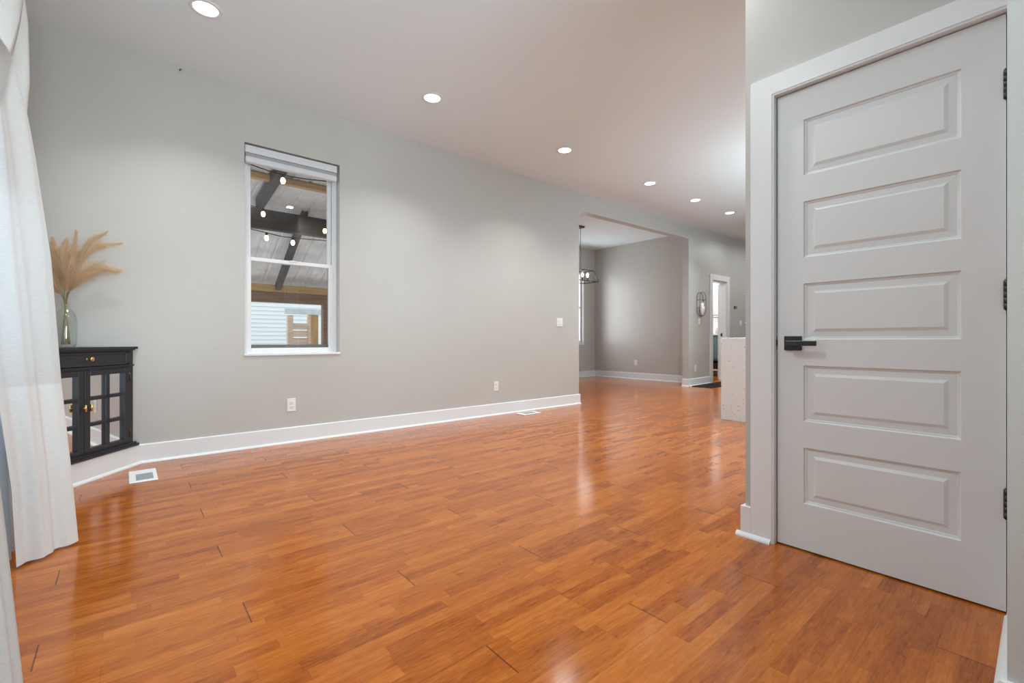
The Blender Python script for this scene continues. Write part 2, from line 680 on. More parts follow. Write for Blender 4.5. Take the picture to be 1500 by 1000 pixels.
# rear walls of the house, with unseen openings added for the fill lights
w7 = MB()
RW = [(-0.3, 1.3, 0.6, 2.7), (5.2, 7.8, 1.0, 2.6)]
xs = -0.75
for a, b, c_, d_ in RW:
    w7.box(xs, a, -2.9, -2.75, 0, H)
    w7.box(a, b, -2.9, -2.75, 0, c_)
    w7.box(a, b, -2.9, -2.75, d_, H)
    xs = b
w7.box(xs, 12.5, -2.9, -2.75, 0, H)
struct('wall_rear', w7, M['wall'])
w8 = MB()
w8.box(12.4, 12.55, -2.75, D, 0, H)
struct('wall_far_end', w8, M['wall'])
# block with the white door, and the stub of wall beside the camera
DY0, DY1, DZ1 = 0.090, 0.803, 2.041       # door leaf
JY0, JY1, JZ1 = 0.086, 0.807, 2.0455       # opening
CORNER_Y = 0.937
w9 = MB()
w9.box(DOORX, DOORX + 0.12, JY1 + 0.02, CORNER_Y, 0, H)
w9.box(DOORX, DOORX + 0.12, 0.0, JY0 - 0.02, 0, H)
w9.box(DOORX, DOORX + 0.12, JY0 - 0.02, JY1 + 0.02, JZ1 + 0.02, H)
w9.box(DOORX + 0.12, 3.5, CORNER_Y - 0.12, CORNER_Y, 0, H)
w9.box(3.4, 3.5, -2.75, CORNER_Y - 0.12, 0, H)
struct('wall_door_side', w9, M['wall'])
STUBX, STUBY = 1.56, 0.060
w10 = MB()
w10.box(STUBX, DOORX, -2.75, STUBY, 0, H)
struct('wall_near_right', w10, M['wall'])
# bathroom
w11 = MB()
BW = (5.05, 5.75, 2.13, 2.36)
w11.box(11.2, 11.3, D + 0.13, BW[0], 0, H)
w11.box(11.2, 11.3, BW[1], 7.25, 0, H)
w11.box(11.2, 11.3, BW[0], BW[1], 0, BW[2])
w11.box(11.2, 11.3, BW[0], BW[1], BW[3], H)
struct('wall_bathroom', w11, paint('white_tile_wall', (0.75, 0.75, 0.74), 0.3, 0.5))
w12 = MB()
w12.box(DFX + 0.1, 11.2, 7.15, 7.25, 0, H)
struct('wall_bathroom_side', w12, M['wall'])


def base_run(mb, p, q, n, h=0.142, t=0.016, shoe=0.018, ends=(0, 0)):
    """Baseboard with eased top edge and shoe moulding from p to q on a wall whose outward normal is n."""
    p, q, n = Vector((*p, 0)), Vector((*q, 0)), Vector((*n, 0)).normalized()
    d = (q - p).normalized()
    p = p - d * ends[0]
    q = q + d * ends[1]
    prof = [(0, 0), (t + shoe, 0), (t + shoe * 0.92, 0.007), (t + shoe * 0.55, 0.014), (t, 0.018), (t, h - 0.006), (t - 0.005, h), (0, h)]
    a = [mb.bm.verts.new(p + n * o + Vector((0, 0, z))) for o, z in prof]
    b = [mb.bm.verts.new(q + n * o + Vector((0, 0, z))) for o, z in prof]
    k = len(prof)
    mb.bm.faces.new(a)
    mb.bm.faces.new(b[::-1])
    for i in range(k):
        mb.bm.faces.new((a[i], b[i], b[(i + 1) % k], a[(i + 1) % k]))


# diagonal plinth under the corner cabinet
P0 = Vector((0.075, 4.455, 0))
dv = Vector((-0.617, -0.787, 0)).normalized()
nv = Vector((-dv.y, dv.x, 0))          # outward, towards the room
if nv.x < 0:
    nv = -nv
S_END = 0.93
Pe = P0 + dv * S_END

b1 = MB(); base_run(b1, (P0.x + 0.01, D), (5.10, D), (0, -1), ends=(0, 0.016))
base_run(b1, (5.10, D), (5.10, D + 0.13), (1, 0))
struct('baseboard_left', b1, M['trim'])
b2 = MB(); base_run(b2, (PILX, D + 0.13), (PILX, D - 0.016), (-1, 0)); base_run(b2, (PILX, D), (BD[0] - 0.10, D), (0, -1))
base_run(b2, (BD[1] + 0.10, D), (12.4, D), (0, -1))
struct('baseboard_hall', b2, M['trim'])
b3 = MB(); base_run(b3, (DFX, DFY), (DFX, D + 0.13), (-1, 0)); struct('baseboard_dining_far', b3, M['trim'])
b4 = MB(); base_run(b4, (4.1, DFY), (DFX, DFY), (0, -1)); struct('baseboard_dining_side', b4, M['trim'])
b5 = MB(); base_run(b5, (DOORX, CORNER_Y), (3.5, CORNER_Y), (0, 1))
# little return of shoe moulding in front of the casing foot
b5.prism([(DOORX - 0.018, 0), (DOORX - 0.036, 0), (DOORX - 0.034, 0.008), (DOORX - 0.026, 0.015), (DOORX - 0.018, 0.019)], JY1 + 0.012, CORNER_Y + 0.033,
         Matrix(((1, 0, 0, 0), (0, 0, 1, 0), (0, 1, 0, 0), (0, 0, 0, 1))))
b5.box(DOORX - 0.018, DOORX, JY1 + 0.0985, CORNER_Y + 0.0165, 0, 0.141, 0.002)
struct('baseboard_door_side', b5, M['trim'])
b6 = MB(); base_run(b6, (STUBX, STUBY), (DOORX - 0.02, STUBY), (0, 1), ends=(0.016, 0)); base_run(b6, (STUBX, -2.75), (STUBX, STUBY), (-1, 0))
struct('baseboard_near_right', b6, M['trim'])
b7 = MB(); base_run(b7, (WX, -2.75), (WX, Pe.y), (1, 0)); struct('baseboard_curtain_side', b7, M['trim'])
# plinth with its own baseboard
pl = MB()
pl.prism([(P0.x, P0.y), (P0.x, D), (WX, D), (WX, Pe.y), (Pe.x, Pe.y)], 0, 0.142)
base_run(pl, (P0.x, P0.y), (Pe.x, Pe.y), (nv.x, nv.y), h=0.146)
struct('trim_1', pl, M['trim'])

# ------------------------------------------------------------------ door 1: white five-panel door
dr = empty('door_1', (2.284, DY1, 0.0), kind='structure')
DF = 2.284


def panel_door(mb, x, y0, y1, z0, z1, panels, thick):
    """Front face towards -X with moulded raised panels."""
    bm = mb.bm
    zs = sorted([z0, z1] + [p[2] for p in panels] + [p[3] for p in panels])
    ys = [y0, panels[0][0], panels[0][1], y1]

    def q(ya, yb, za, zb, xx=x):
        f = [bm.verts.new((xx, a, b_)) for a, b_ in ((ya, za), (yb, za), (yb, zb), (ya, zb))]
        bm.faces.new(f)
    pset = {(round(p[2], 4)) for p in panels}
    for i in range(3):
        for j in range(len(zs) - 1):
            if i == 1 and round(zs[j], 4) in pset:
                continue
            q(ys[i], ys[i + 1], zs[j], zs[j + 1])
    prof = [(0, 0), (0.004, 0.0075), (0.009, 0.0085), (0.012, 0.0115), (0.034, 0.0095), (0.046, 0.0025), (0.050, 0.0025)]
    for (a, b_, c, d) in panels:
        rings = []
        for o, dep in prof:
            rings.append([bm.verts.new((x + dep, yy, zz)) for yy, zz in ((a + o, c + o), (b_ - o, c + o), (b_ - o, d - o), (a + o, d - o))])
        for r1, r2 in zip(rings, rings[1:]):
            for i in range(4):
                bm.faces.new((r1[i], r1[(i + 1) % 4], r2[(i + 1) % 4], r2[i]))
        bm.faces.new(rings[-1])
    # sides and back
    bk = [bm.verts.new((x + thick, a, b_)) for a, b_ in ((y0, z0), (y1, z0), (y1, z1), (y0, z1))]
    fr = [bm.verts.new((x, a, b_)) for a, b_ in ((y0, z0), (y1, z0), (y1, z1), (y0, z1))]
    bm.faces.new(bk)
    for i in range(4):
        bm.faces.new((fr[i], fr[(i + 1) % 4], bk[(i + 1) % 4], bk[i]))
    bmesh.ops.remove_doubles(bm, verts=bm.verts, dist=1e-5)


pans = [(0.199, 0.697, 1.905 - 0.3618 * k - 0.247, 1.905 - 0.3618 * k) for k in range(5)]
mb = MB()
panel_door(mb, DF, DY0, DY1, 0.007, DZ1, pans, 0.035)
mb.build('door_leaf', M['door'], dr)
# lever handle
hz = 0.918
mb = MB(); mb.box(DF - 0.010, DF, 0.703, 0.772, hz - 0.032, hz + 0.032, 0.0015)
rs = mb.build('rosette', M['black'], dr)
mb = MB()
mb.tube([(DF - 0.008, 0.738, hz), (DF - 0.052, 0.738, hz)], 0.0105, 16)
mb.box(DF - 0.060, DF - 0.046, 0.634, 0.751, hz - 0.0115, hz + 0.0105, 0.0015)
mb.build('lever', M['black'], dr)
mb = MB(); mb.box(DF + 0.001, DF + 0.034, DY1 - 0.001, DY1 + 0.0035, hz - 0.03, hz + 0.03)
mb.tube([(DF + 0.002, DY1 + 0.003, hz - 0.012), (DF + 0.002, DY1 + 0.003, hz + 0.016)], 0.005, 8)
mb.build('latch', M['black'], dr)
for i, z in enumerate((1.80, 1.085, 0.375)):
    mb = MB()
    for k in range(5):
        mb.tube([(DF - 0.006, DY0 - 0.001, z - 0.048 + k * 0.0195), (DF - 0.006, DY0 - 0.001, z - 0.048 + k * 0.0195 + 0.0185)], 0.0075, 12)
    mb.tube([(DF - 0.006, DY0 - 0.001, z - 0.052), (DF - 0.006, DY0 - 0.001, z + 0.053)], 0.005, 8)
    mb.box(DF - 0.002, DF + 0.03, DY0 - 0.006, DY0 + 0.002, z - 0.05, z + 0.05)
    mb.build('hinge', M['hinge'], dr)
# jamb and casing
jb = MB()
CX = DOORX - 0.018
jb.box(CX + 0.004, DOORX + 0.12, JY1, JY1 + 0.02, 0, JZ1 + 0.02)
jb.box(CX + 0.004, DOORX + 0.12, JY0 - 0.02, JY0, 0, JZ1 + 0.02)
jb.box(CX + 0.004, DOORX + 0.12, JY0, JY1, JZ1, JZ1 + 0.02)
jb.box(DF + 0.037, DF + 0.049, JY1 - 0.012, JY1, 0, JZ1)
jb.box(DF + 0.037, DF + 0.049, JY0, JY0 + 0.012, 0, JZ1)
jb.box(DF + 0.037, DF + 0.049, JY0, JY1, JZ1 - 0.012, JZ1)
struct('trim_2', jb, M['trim'])
cs = MB()
YZ = Matrix(((0, 0, 1, 0), (1, 0, 0, 0), (0, 1, 0, 0), (0, 0, 0, 1)))      # extrude along X
ci, co, ct_ = JY1 + 0.006, JY1 + 0.101, JZ1 + 0.006
cs.prism([(STUBY + 0.0005, 0), (JY0 - 0.004, 0), (JY0 - 0.004, ct_), (ci, ct_), (ci, 0), (co, 0), (co, ct_ + 0.084), (co - 0.006, ct_ + 0.0875), (STUBY + 0.0005, ct_ + 0.0875)], CX + 0.0025, DOORX, YZ)
cs.prism([(STUBY + 0.0005, 0), (JY0 - 0.0065, 0), (JY0 - 0.0065, ct_ + 0.0025), (ci + 0.0025, ct_ + 0.0025), (ci + 0.0025, 0), (co - 0.0025, 0), (co - 0.0025, ct_ + 0.081), (co - 0.007, ct_ + 0.085), (STUBY + 0.0005, ct_ + 0.085)], CX, CX + 0.0025, YZ)
struct('trim_3', cs, M['trim'])
cl = MB()
cl.box(DF + 0.05, DF + 0.06, JY0, JY1, 0, JZ1)  # near-black sheet behind the leaf, stands in for shade in the gap
struct('door_gap_shade', cl, M['gap'])

# ------------------------------------------------------------------ window 1 (in the left wall)
x0, x1, z0, z1 = WIN
win = empty('window_1', (x0, D, z0), kind='structure')
FY = D + 0.085       # face of the vinyl frame
mb = MB()
fw = 0.032
mb.box(x0, x0 + fw, FY, FY + 0.09, z0, z1, 0.003)
mb.box(x1 - fw, x1, FY, FY + 0.09, z0, z1, 0.003)
mb.box(x0 + fw, x1 - fw, FY, FY + 0.09, z1 - fw, z1, 0.003)
mb.box(x0 + fw, x1 - fw, FY, FY + 0.09, z0, z0 + 0.028, 0.003)
# track ribs on both sides
for xx in (x0 + fw, x1 - fw - 0.008):
    mb.box(xx, xx + 0.008, FY + 0.012, FY + 0.03, z0 + 0.02, z1 - fw)
mb.build('window_frame', M['vinyl'], win)
mb = MB()
mb.box(x0 - 0.004, x1 + 0.004, D - 0.012, FY + 0.01, z0 - 0.004, z0 + 0.016, 0.003)
mb.build('window_sill', M['trim'], win)


def sash(name, ya, yb, za, zb, st=0.036, rt=0.036, rb=0.036):
    m_ = MB()
    xa, xb = x0 + fw + 0.004, x1 - fw - 0.004
    m_.box(xa, xa + st, ya, yb, za, zb, 0.003)
    m_.box(xb - st, xb, ya, yb, za, zb, 0.003)
    m_.box(xa + st, xb - st, ya, yb, zb - rt, zb, 0.003)
    m_.box(xa + st, xb - st, ya, yb, za, za + rb, 0.003)
    o = m_.build(name, M['vinyl'], win)
    g = MB()
    ym = (ya + yb) / 2
    g.box(xa + st - 0.004, xb - st + 0.004, ym - 0.002, ym + 0.002, za + rb - 0.004, zb - rt + 0.004)
    g.build('pane', M['glass'], o)
    return o


MR = 1.648
sash('upper_sash', FY + 0.050, FY + 0.078, MR - 0.01, z1 - fw, rb=0.034)
sl = sash('lower_sash', FY + 0.016, FY + 0.044, z0 + 0.026, MR + 0.024, st=0.034, rt=0.034, rb=0.036)
mb = MB(); mb.box(1.17, 1.23, FY + 0.006, FY + 0.017, MR + 0.014, MR + 0.026, 0.002); mb.build('sash_lock', M['vinyl'], sl)
mb = MB()
mb.box(x1 - fw - 0.028, x1 - fw - 0.002, FY + 0.082, FY + 0.092, z0, MR)
mb.box(x0 + fw, x1 - fw, FY + 0.082, FY + 0.092, z0 + 0.028, z0 + 0.092)
mb.build('screen_frame', paint('bronze_screen_frame', (0.22, 0.20, 0.195), 0.5, 0.4), win)

# blind rolled up in the top of the reveal
bl = empty('window_blind', ((x0 + x1) / 2, D + 0.045, z1 - 0.012), 'white cellular blind raised to the top of the narrow window', 'blind')
mb = MB(); mb.box(x0 + 0.006, x1 - 0.020, D + 0.012, D + 0.066, z1 - 0.078, z1 - 0.012, 0.006, 2); mb.build('headrail', M['blind'], bl)
mb = MB()
for k in range(4):
    zz = z1 - 0.082 - k * 0.007
    mb.box(x0 + 0.010, x1 - 0.024, D + 0.018, D + 0.060, zz - 0.0055, zz, 0.002)
mb.build('folded_shade', paint('shade_fabric_grey', (0.50, 0.50, 0.52), 0.7, 0.2), bl)
mb = MB(); mb.box(x0 + 0.008, x1 - 0.022, D + 0.006, D + 0.066, z1 - 0.163, z1 - 0.110, 0.012, 3); mb.build('bottom_rail', M['blind'], bl)

# ------------------------------------------------------------------ other windows
def plain_window(name, ax, a, b, za, zb, pos, depth, sheer=True):
    """ax 'X': window lies along X at y = pos; ax 'Y': along Y at x = pos."""
    r = empty(name, (a if ax == 'X' else pos, pos if ax == 'X' else a, za), kind='structure')
    f = MB(); g = MB()

    def bx(mbx, u0, u1, v0, v1, q0, q1):
        if ax == 'X':
            mbx.box(u0, u1, pos + v0, pos + v1, q0, q1)
        else:
            mbx.box(pos + v0, pos + v1, u0, u1, q0, q1)
    t = 0.05
    d0, d1 = depth
    bx(f, a, a + t, d0, d1, za, zb); bx(f, b - t, b, d0, d1, za, zb)
    bx(f, a + t, b - t, d0, d1, za, za + t); bx(f, a + t, b - t, d0, d1, zb - t, zb)
    zm = (za + zb) / 2
    if zb - za > 0.6:
        bx(f, a + t, b - t, d0, d1, zm - 0.02, zm + 0.02)
    f.build('window_frame', M['vinyl'], r)
    dm = (d0 + d1) / 2
    bx(g, a + t, b - t, dm - 0.002, dm + 0.002, za + t, zb - t)
    g.build('pane', M['glass'], r)
    return r


plain_window('window_2', 'Y', CW[0], CW[1], CW[2], CW[3], WX, (-0.12, -0.05))
plain_window('window_3', 'X', DW[0], DW[1], DW[2], DW[3], DFY, (0.04, 0.10))
plain_window('window_4', 'Y', BW[0], BW[1], BW[2], BW[3], 11.2, (0.02, 0.06))
tr = MB()
for a, b_, c, d in ((DW[1], DW[1] + 0.045, DW[2] - 0.02, DW[3] + 0.08), (DW[0] - 0.08, DW[0], DW[2] - 0.02, DW[3] + 0.08), (DW[0], DW[1], DW[3], DW[3] + 0.08), (DW[0] - 0.08, DW[1] + 0.045, DW[2] - 0.05, DW[2])):
    tr.box(a, b_, DFY - 0.018, DFY, c, d, 0.002)
struct('trim_5', tr, M['trim'])

# ------------------------------------------------------------------ bathroom doorway
tr = MB()
tw = 0.115
tr.box(BD[0] - tw, BD[0], D - 0.02, D, 0, BD[2] + 0.115, 0.003)
tr.box(BD[1], BD[1] + tw, D - 0.02, D, 0, BD[2] + 0.115, 0.003)
tr.box(BD[0], BD[1], D - 0.02, D, BD[2], BD[2] + 0.115, 0.003)
tr.box(BD[0], BD[0] + 0.018, D, D + 0.15, 0, BD[2])
tr.box(BD[1] - 0.018, BD[1], D, D + 0.15, 0, BD[2])
tr.box(BD[0] + 0.018, BD[1] - 0.018, D, D + 0.15, BD[2] - 0.018, BD[2])
struct('trim_6', tr, M['trim'])
d2 = empty('door_2', (BD[1] - 0.02, D + 0.15, 0), kind='structure')
mb = MB(); mb.box(BD[1] + 0.01, BD[1] + 0.64, D + 0.16, D + 0.195, 0.01, BD[2] - 0.03, 0.003); mb.build('door_leaf', M['door'], d2)
mb = MB(); mb.box(BD[1] - 0.0215, BD[1] - 0.017, D + 0.085, D + 0.115, 0.95, 1.02, 0.001)
mb.lathe([(0, 0), (0.016, 0), (0.018, 0.02), (0.012, 0.026), (0, 0.027)], 0, 0, 16, Matrix.Translation((BD[1] - 0.021, D + 0.10, 0.985)) @ Matrix.Rotation(-PI / 2, 4, 'Y'))
mb.build('strike_plate', M['black'], d2)

# ================================================================== THINGS
# ------------------------------------------------------------------ recessed lights
def recessed(x, y):
    r = empty('recessed_light', (x, y, H))
    mb = MB()
    mb.lathe([(0.070, H - 0.001), (0.072, H - 0.008), (0.092, H - 0.005), (0.096, H - 0.0005)], x, y, 40)
    mb.build('trim_ring', M['trim'], r)
    mb = MB()
    mb.lathe([(0.0, H - 0.0035), (0.071, H - 0.0035)], x, y, 40)
    mb.build('lens', M['lens'], r)
    return r


rl_lab = ['recessed ceiling light above the narrow window, nearest the curtain',
          'recessed ceiling light over the middle of the blank left wall',
          'recessed ceiling light before the end of the blank left wall, third from the curtain',
          'recessed ceiling light by the dining room header, fourth from the curtain',
          'small far recessed ceiling light, second from the end of the row',
          'farthest recessed ceiling light in the row, nearest the bathroom doorway']
for i, x in enumerate(ROW_X):
    r = recessed(x, 3.57)
    tag(r, rl_lab[i], 'ceiling light', 'recessed ceiling lights in a row')
    lo = area('lamp_row', (x, 3.57, H - 0.009 + settle(x)), (0, 0, 0), 0.13, 0.13, LAMP_W, LAMP_C, 'DISK', 112)
    lo.parent = r
    lo.location = (0, 0, -0.009)
for x, y, k in ((0.0, 1.45, 2.1), (2.05, 1.25, 1.0), (3.95, 1.45, 2.6), (5.55, 1.3, 1.0), (6.81, 1.3, 1.0), (8.0, 1.3, 1.0), (9.4, 3.57, 1.0), (10.7, 3.57, 1.0)):  # unseen lamps; the last two are added to brighten the far hall
    area('lamp_hidden', (x, y, H - 0.009 + settle(x)), (0, 0, 0), 0.10, 0.10, HIDDEN_W * k, LAMP_C, 'DISK', 165)

# ------------------------------------------------------------------ corner cabinet
def cab_pt(s, o, z):
    """s along the front from its right end, o outwards from the front plane."""
    return P0 + dv * s + nv * o + Vector((0, 0, z))


CABM = Matrix(((dv.x, nv.x, 0, P0.x), (dv.y, nv.y, 0, P0.y), (0, 0, 1, 0), (0, 0, 0, 1)))
cb = empty('corner_cabinet', (P0 + dv * 0.46)[:], 'charcoal black corner cabinet with mirrored grid doors and brass knobs', 'cabinet')
cb.location.z = 0.146
S0, S1 = 0.043, 0.857
CC = (S0 + S1) / 2
corner_loc = CABM.inverted() @ Vector((WX, D, 0))


def tri(s0, s1, o, back=0.012):
    """Footprint of the cabinet: front from s0 to s1, sides running back to the two walls."""
    a = CABM @ Vector((s0, o, 0))
    b = CABM @ Vector((s1, o, 0))
    return [(a.x, a.y), (a.x, D - back), (WX + back, D - back), (WX + back, b.y), (b.x, b.y)]


mb = MB()
mb.prism(tri(S0 + 0.006, S1 - 0.006, -0.03), 0.172, 0.855)
# face frame: stiles and rails
for a, b_ in ((S0, S0 + 0.034), (S1 - 0.034, S1)):
    mb.box(a, b_, -0.03, 0.0, 0.172, 0.86, 0.001, 1, CABM)
for a, b_ in ((0.172, 0.182), (0.732, 0.742), (0.852, 0.86)):
    mb.box(S0 + 0.034, S1 - 0.034, -0.03, 0.0, a, b_, 0, 1, CABM)
mb.build('body', M['cab'], cb)
mb = MB()
mb.prism(tri(S0 - 0.012, S1 + 0.012, 0.006), 0.858, 0.867)
mb.prism(tri(S0 - 0.024, S1 + 0.024, 0.018), 0.867, 0.884)
mb.build('cabinet_top', M['cab'], cb)
mb = MB()
mb.prism(tri(S0 - 0.026, S1 + 0.026, 0.026), 0.146, 0.160)
mb.prism(tri(S0 - 0.016, S1 + 0.016, 0.014), 0.160, 0.173)
mb.build('base_moulding', M['cab'], cb)
mb = MB()
mb.box(S0 - 0.006, S1 + 0.006, -0.02, 0.008, 0.741, 0.752, 0.003, 1, CABM)
mb.build('bead_moulding', M['cab'], cb)
# drawer
dw = MB()
dw.box(S0 + 0.036, S1 - 0.036, -0.02, 0.003, 0.756, 0.850, 0.002, 1, CABM)
for a, b_, c, d in ((S0 + 0.036, S1 - 0.036, 0.834, 0.850), (S0 + 0.036, S1 - 0.036, 0.756, 0.772), (S0 + 0.036, S0 + 0.076, 0.756, 0.85), (S1 - 0.076, S1 - 0.036, 0.756, 0.85)):
    dw.box(a, b_, 0.0, 0.008, c, d, 0.003, 1, CABM)
dwo = dw.build('drawer', M['cab'], cb)


def knob(mbk, s, z, base=0.006):
    T = CABM @ Matrix.Translation((s, base, z)) @ Matrix.Rotation(-PI / 2, 4, 'X')
    mbk.lathe([(0, 0), (0.010, 0), (0.010, 0.003), (0.0055, 0.006), (0.0055, 0.018), (0.013, 0.022), (0.0145, 0.026), (0.0145, 0.036), (0.0125, 0.039), (0, 0.039)], 0, 0, 24, T)


kb = MB(); knob(kb, CC - 0.02, 0.806, 0.002); kb.build('knob', M['brass'], dwo)
# two doors with three by two panes
for side in (0, 1):
    a, b_ = (S0 + 0.036, CC - 0.0025) if side == 0 else (CC + 0.0025, S1 - 0.036)
    dz0, dz1 = 0.184, 0.730
    sw_ = 0.042
    mid = (a + b_) / 2
    m_ = MB()
    m_.box(a, a + sw_, -0.018, 0.004, dz0, dz1, 0.002, 1, CABM)
    m_.box(b_ - sw_, b_, -0.018, 0.004, dz0, dz1, 0.002, 1, CABM)
    m_.box(a + sw_, b_ - sw_, -0.018, 0.004, dz1 - 0.036, dz1, 0.002, 1, CABM)
    m_.box(a + sw_, b_ - sw_, -0.018, 0.004, dz0, dz0 + 0.026, 0.002, 1, CABM)
    m_.box(mid - 0.014, mid + 0.014, -0.016, 0.002, dz0 + 0.026, dz1 - 0.036, 0.002, 1, CABM)
    for zz in (0.541, 0.367):
        m_.box(a + sw_, b_ - sw_, -0.016, 0.002, zz - 0.012, zz + 0.012, 0.002, 1, CABM)
    do = m_.build('door', M['cab'], cb)
    g = MB(); g.box(a + sw_ - 0.003, b_ - sw_ + 0.003, -0.0185, -0.0165, dz0 + 0.02, dz1 - 0.03, 0, 1, CABM); g.build('mirror_pane', M['mirror'], do)
    ks = (b_ - 0.02) if side == 0 else (a + 0.02)
    h = MB()
    h.tube([CABM @ Vector((ks, 0.003, 0.486)), CABM @ Vector((ks, 0.030, 0.486))], 0.005, 12)
    h.tube([CABM @ Vector((ks, 0.030, 0.463)), CABM @ Vector((ks, 0.030, 0.509))], 0.0075, 14)
    h.build('handle', M['brass'], do)
    es = (a - 0.001) if side == 0 else (b_ + 0.001)
    for zz in (0.66, 0.25):
        h = MB(); h.tube([CABM @ Vector((es, 0.004, zz - 0.03)), CABM @ Vector((es, 0.004, zz + 0.03))], 0.005, 8); h.build('hinge', M['black'], do)

# ------------------------------------------------------------------ vase with pampas
VC = Vector((-0.294, 4.185, 0.8845))
va = MB()
prof = [(0.0, 0.0), (0.040, 0.0), (0.048, 0.007), (0.053, 0.024), (0.0545, 0.06), (0.055, 0.13), (0.054, 0.185), (0.049, 0.215), (0.037, 0.238), (0.025, 0.252), (0.021, 0.266), (0.021, 0.285), (0.024, 0.294), (0.025, 0.299), (0.023, 0.302)]
inner = [(r - 0.003 if r > 0.004 else 0, z + (0.004 if i < 2 else 0)) for i, (r, z) in enumerate(prof)][::-1]
va.lathe([(r, z + VC.z) for r, z in prof + inner], VC.x, VC.y, 48)
vo = va.build('glass_vase', M['vase'])
tag(vo, 'clear greenish glass bottle vase standing on the corner cabinet', 'vase')


def bez(p, n):
    """Catmull-Rom through points p."""
    q = [p[0] * 2 - p[1]] + list(p) + [p[-1] * 2 - p[-2]]
    out = []
    for i in range(n):
        t = i / (n - 1) * (len(p) - 1)
        k = min(int(t), len(p) - 2)
        u = t - k
        a, b_, c, d = q[k], q[k + 1], q[k + 2], q[k + 3]
        out.append(0.5 * ((2 * b_) + (c - a) * u + (2 * a - 5 * b_ + 4 * c - d) * u * u + (3 * b_ - a - 3 * c + d) * u ** 3))
    return out


# directions as seen from the room: r = towards the right along the wall, f = towards the room
RD = Vector((0.997, 0.05, 0))
FD = Vector((0.05, -0.997, 0))
UP = Vector((0, 0, 1))


def vp(r, u, f=0.0):
    return VC + RD * r + UP * u + FD * f


plumes = [
    # (label, control points (r,u,f), start of plume 0..1, hair length, number, droop)
    ('pampas plume in the vase leaning up and right to the highest thin tip', [(0.0, 0.02, 0), (0.0, 0.29, 0), (0.045, 0.53, 0.0), (0.115, 0.70, 0.01), (0.20, 0.79, 0.01)], 0.44, 0.085, 420, 0.02),
    ('pampas plume in the vase bending furthest right with a long thin tip', [(0.01, 0.02, 0.01), (0.003, 0.29, 0.0), (0.05, 0.53, 0.02), (0.135, 0.67, 0.03), (0.275, 0.72, 0.03)], 0.46, 0.085, 400, 0.02),
    ('bushy cream pampas plume in the vase drooping right over the cabinet', [(0.02, 0.02, 0), (0.004, 0.29, 0.0), (0.045, 0.42, 0.03), (0.14, 0.525, 0.05), (0.255, 0.535, 0.05)], 0.36, 0.12, 800, 0.05),
    ('pampas plume in the vase standing nearly upright in the middle', [(-0.02, 0.02, 0), (0.0, 0.29, 0.0), (0.018, 0.44, 0.0), (0.035, 0.60, 0), (0.050, 0.765, 0)], 0.40, 0.10, 520, 0.0),
    ('pampas plume in the vase beside the upright one, leaning slightly left', [(0.015, 0.02, 0.02), (-0.003, 0.29, 0.0), (-0.012, 0.47, 0.02), (-0.012, 0.6, 0.03), (0.004, 0.70, 0.03)], 0.38, 0.11, 560, 0.0),
    ('pampas plume in the vase next to the curtain edge, fanning left', [(0.0, 0.02, -0.02), (-0.006, 0.29, 0.0), (-0.035, 0.45, 0), (-0.055, 0.58, 0), (-0.060, 0.70, 0)], 0.36, 0.11, 560, 0.0),
    ('low pampas plume in the vase tucked behind the curtain edge', [(0.01, 0.02, 0.0), (-0.006, 0.29, 0.0), (-0.040, 0.38, 0.03), (-0.075, 0.45, 0.05), (-0.095, 0.50, 0.06)], 0.34, 0.09, 480, 0.04),
    ('short dense pampas plume in front above the vase neck', [(-0.01, 0.02, 0.01), (0.0, 0.29, 0.01), (0.008, 0.40, 0.03), (0.016, 0.50, 0.05), (0.03, 0.58, 0.06)], 0.36, 0.10, 600, 0.02),
]
for lab, cps, st, hl, cnt, droop in plumes:
    pts = bez([vp(*c) for c in cps], 28)
    r = empty('pampas_stem', tuple(pts[0]), lab, 'dried plant', 'pampas plumes in the glass vase')
    sm = MB(); sm.tube(pts, [0.0032 - 0.0024 * i / 27 for i in range(28)], 6); sm.build('stalk', M['stalk'], r)
    hm = MB()
    rnd = random.Random(len(lab) * 7 + cnt)
    for k in range(int(cnt * 1.9)):
        t = st + (1 - st) * rnd.random() ** 0.85
        i = min(26, int(t * 27)); fr = t * 27 - i
        p = pts[i].lerp(pts[i + 1], fr)
        tan = (pts[i + 1] - pts[i]).normalized()
        q = (t - st) / (1 - st)
        env = (0.35 + 0.65 * math.sin(PI * min(1, q * 1.25 + 0.12))) if q < 0.7 else max(0.22, 1.15 - q)
        L = hl * 1.35 * env * rnd.uniform(0.5, 1.2)
        rd = Vector((rnd.gauss(0, 1), rnd.gauss(0, 1), rnd.gauss(0, 1)))
        rd = (rd - tan * rd.dot(tan)).normalized()
        d1 = (tan * 1.0 + rd * rnd.uniform(0.15, 0.55)).normalized()
        side = d1.cross(rd)
        side = side.normalized() if side.length > 1e-4 else Vector((1, 0, 0))
        wd = rnd.uniform(0.0009, 0.0020)
        rows = []
        nseg = 4
        for j in range(nseg + 1):
            u = j / nseg
            c = p + d1 * (L * u) + rd * (L * 0.10 * u * u) - UP * (L * (0.18 + droop * 3) * u * u)
            wj = wd * (1 - 0.85 * u)
            rows.append([c - side * wj, c + side * wj])
        hm.grid(rows)
        # feathery barbs
        c0 = p + d1 * (L * 0.45)
        for sgn in (-1, 1):
            e = c0 + (d1 * 0.8 + side * sgn * 0.45).normalized() * L * 0.35
            hm.grid([[c0 - rd * 0.0004, c0 + rd * 0.0004], [e - rd * 0.0001, e + rd * 0.0001]])
    hm.build('plume', M['pampas'], r, norm=False)

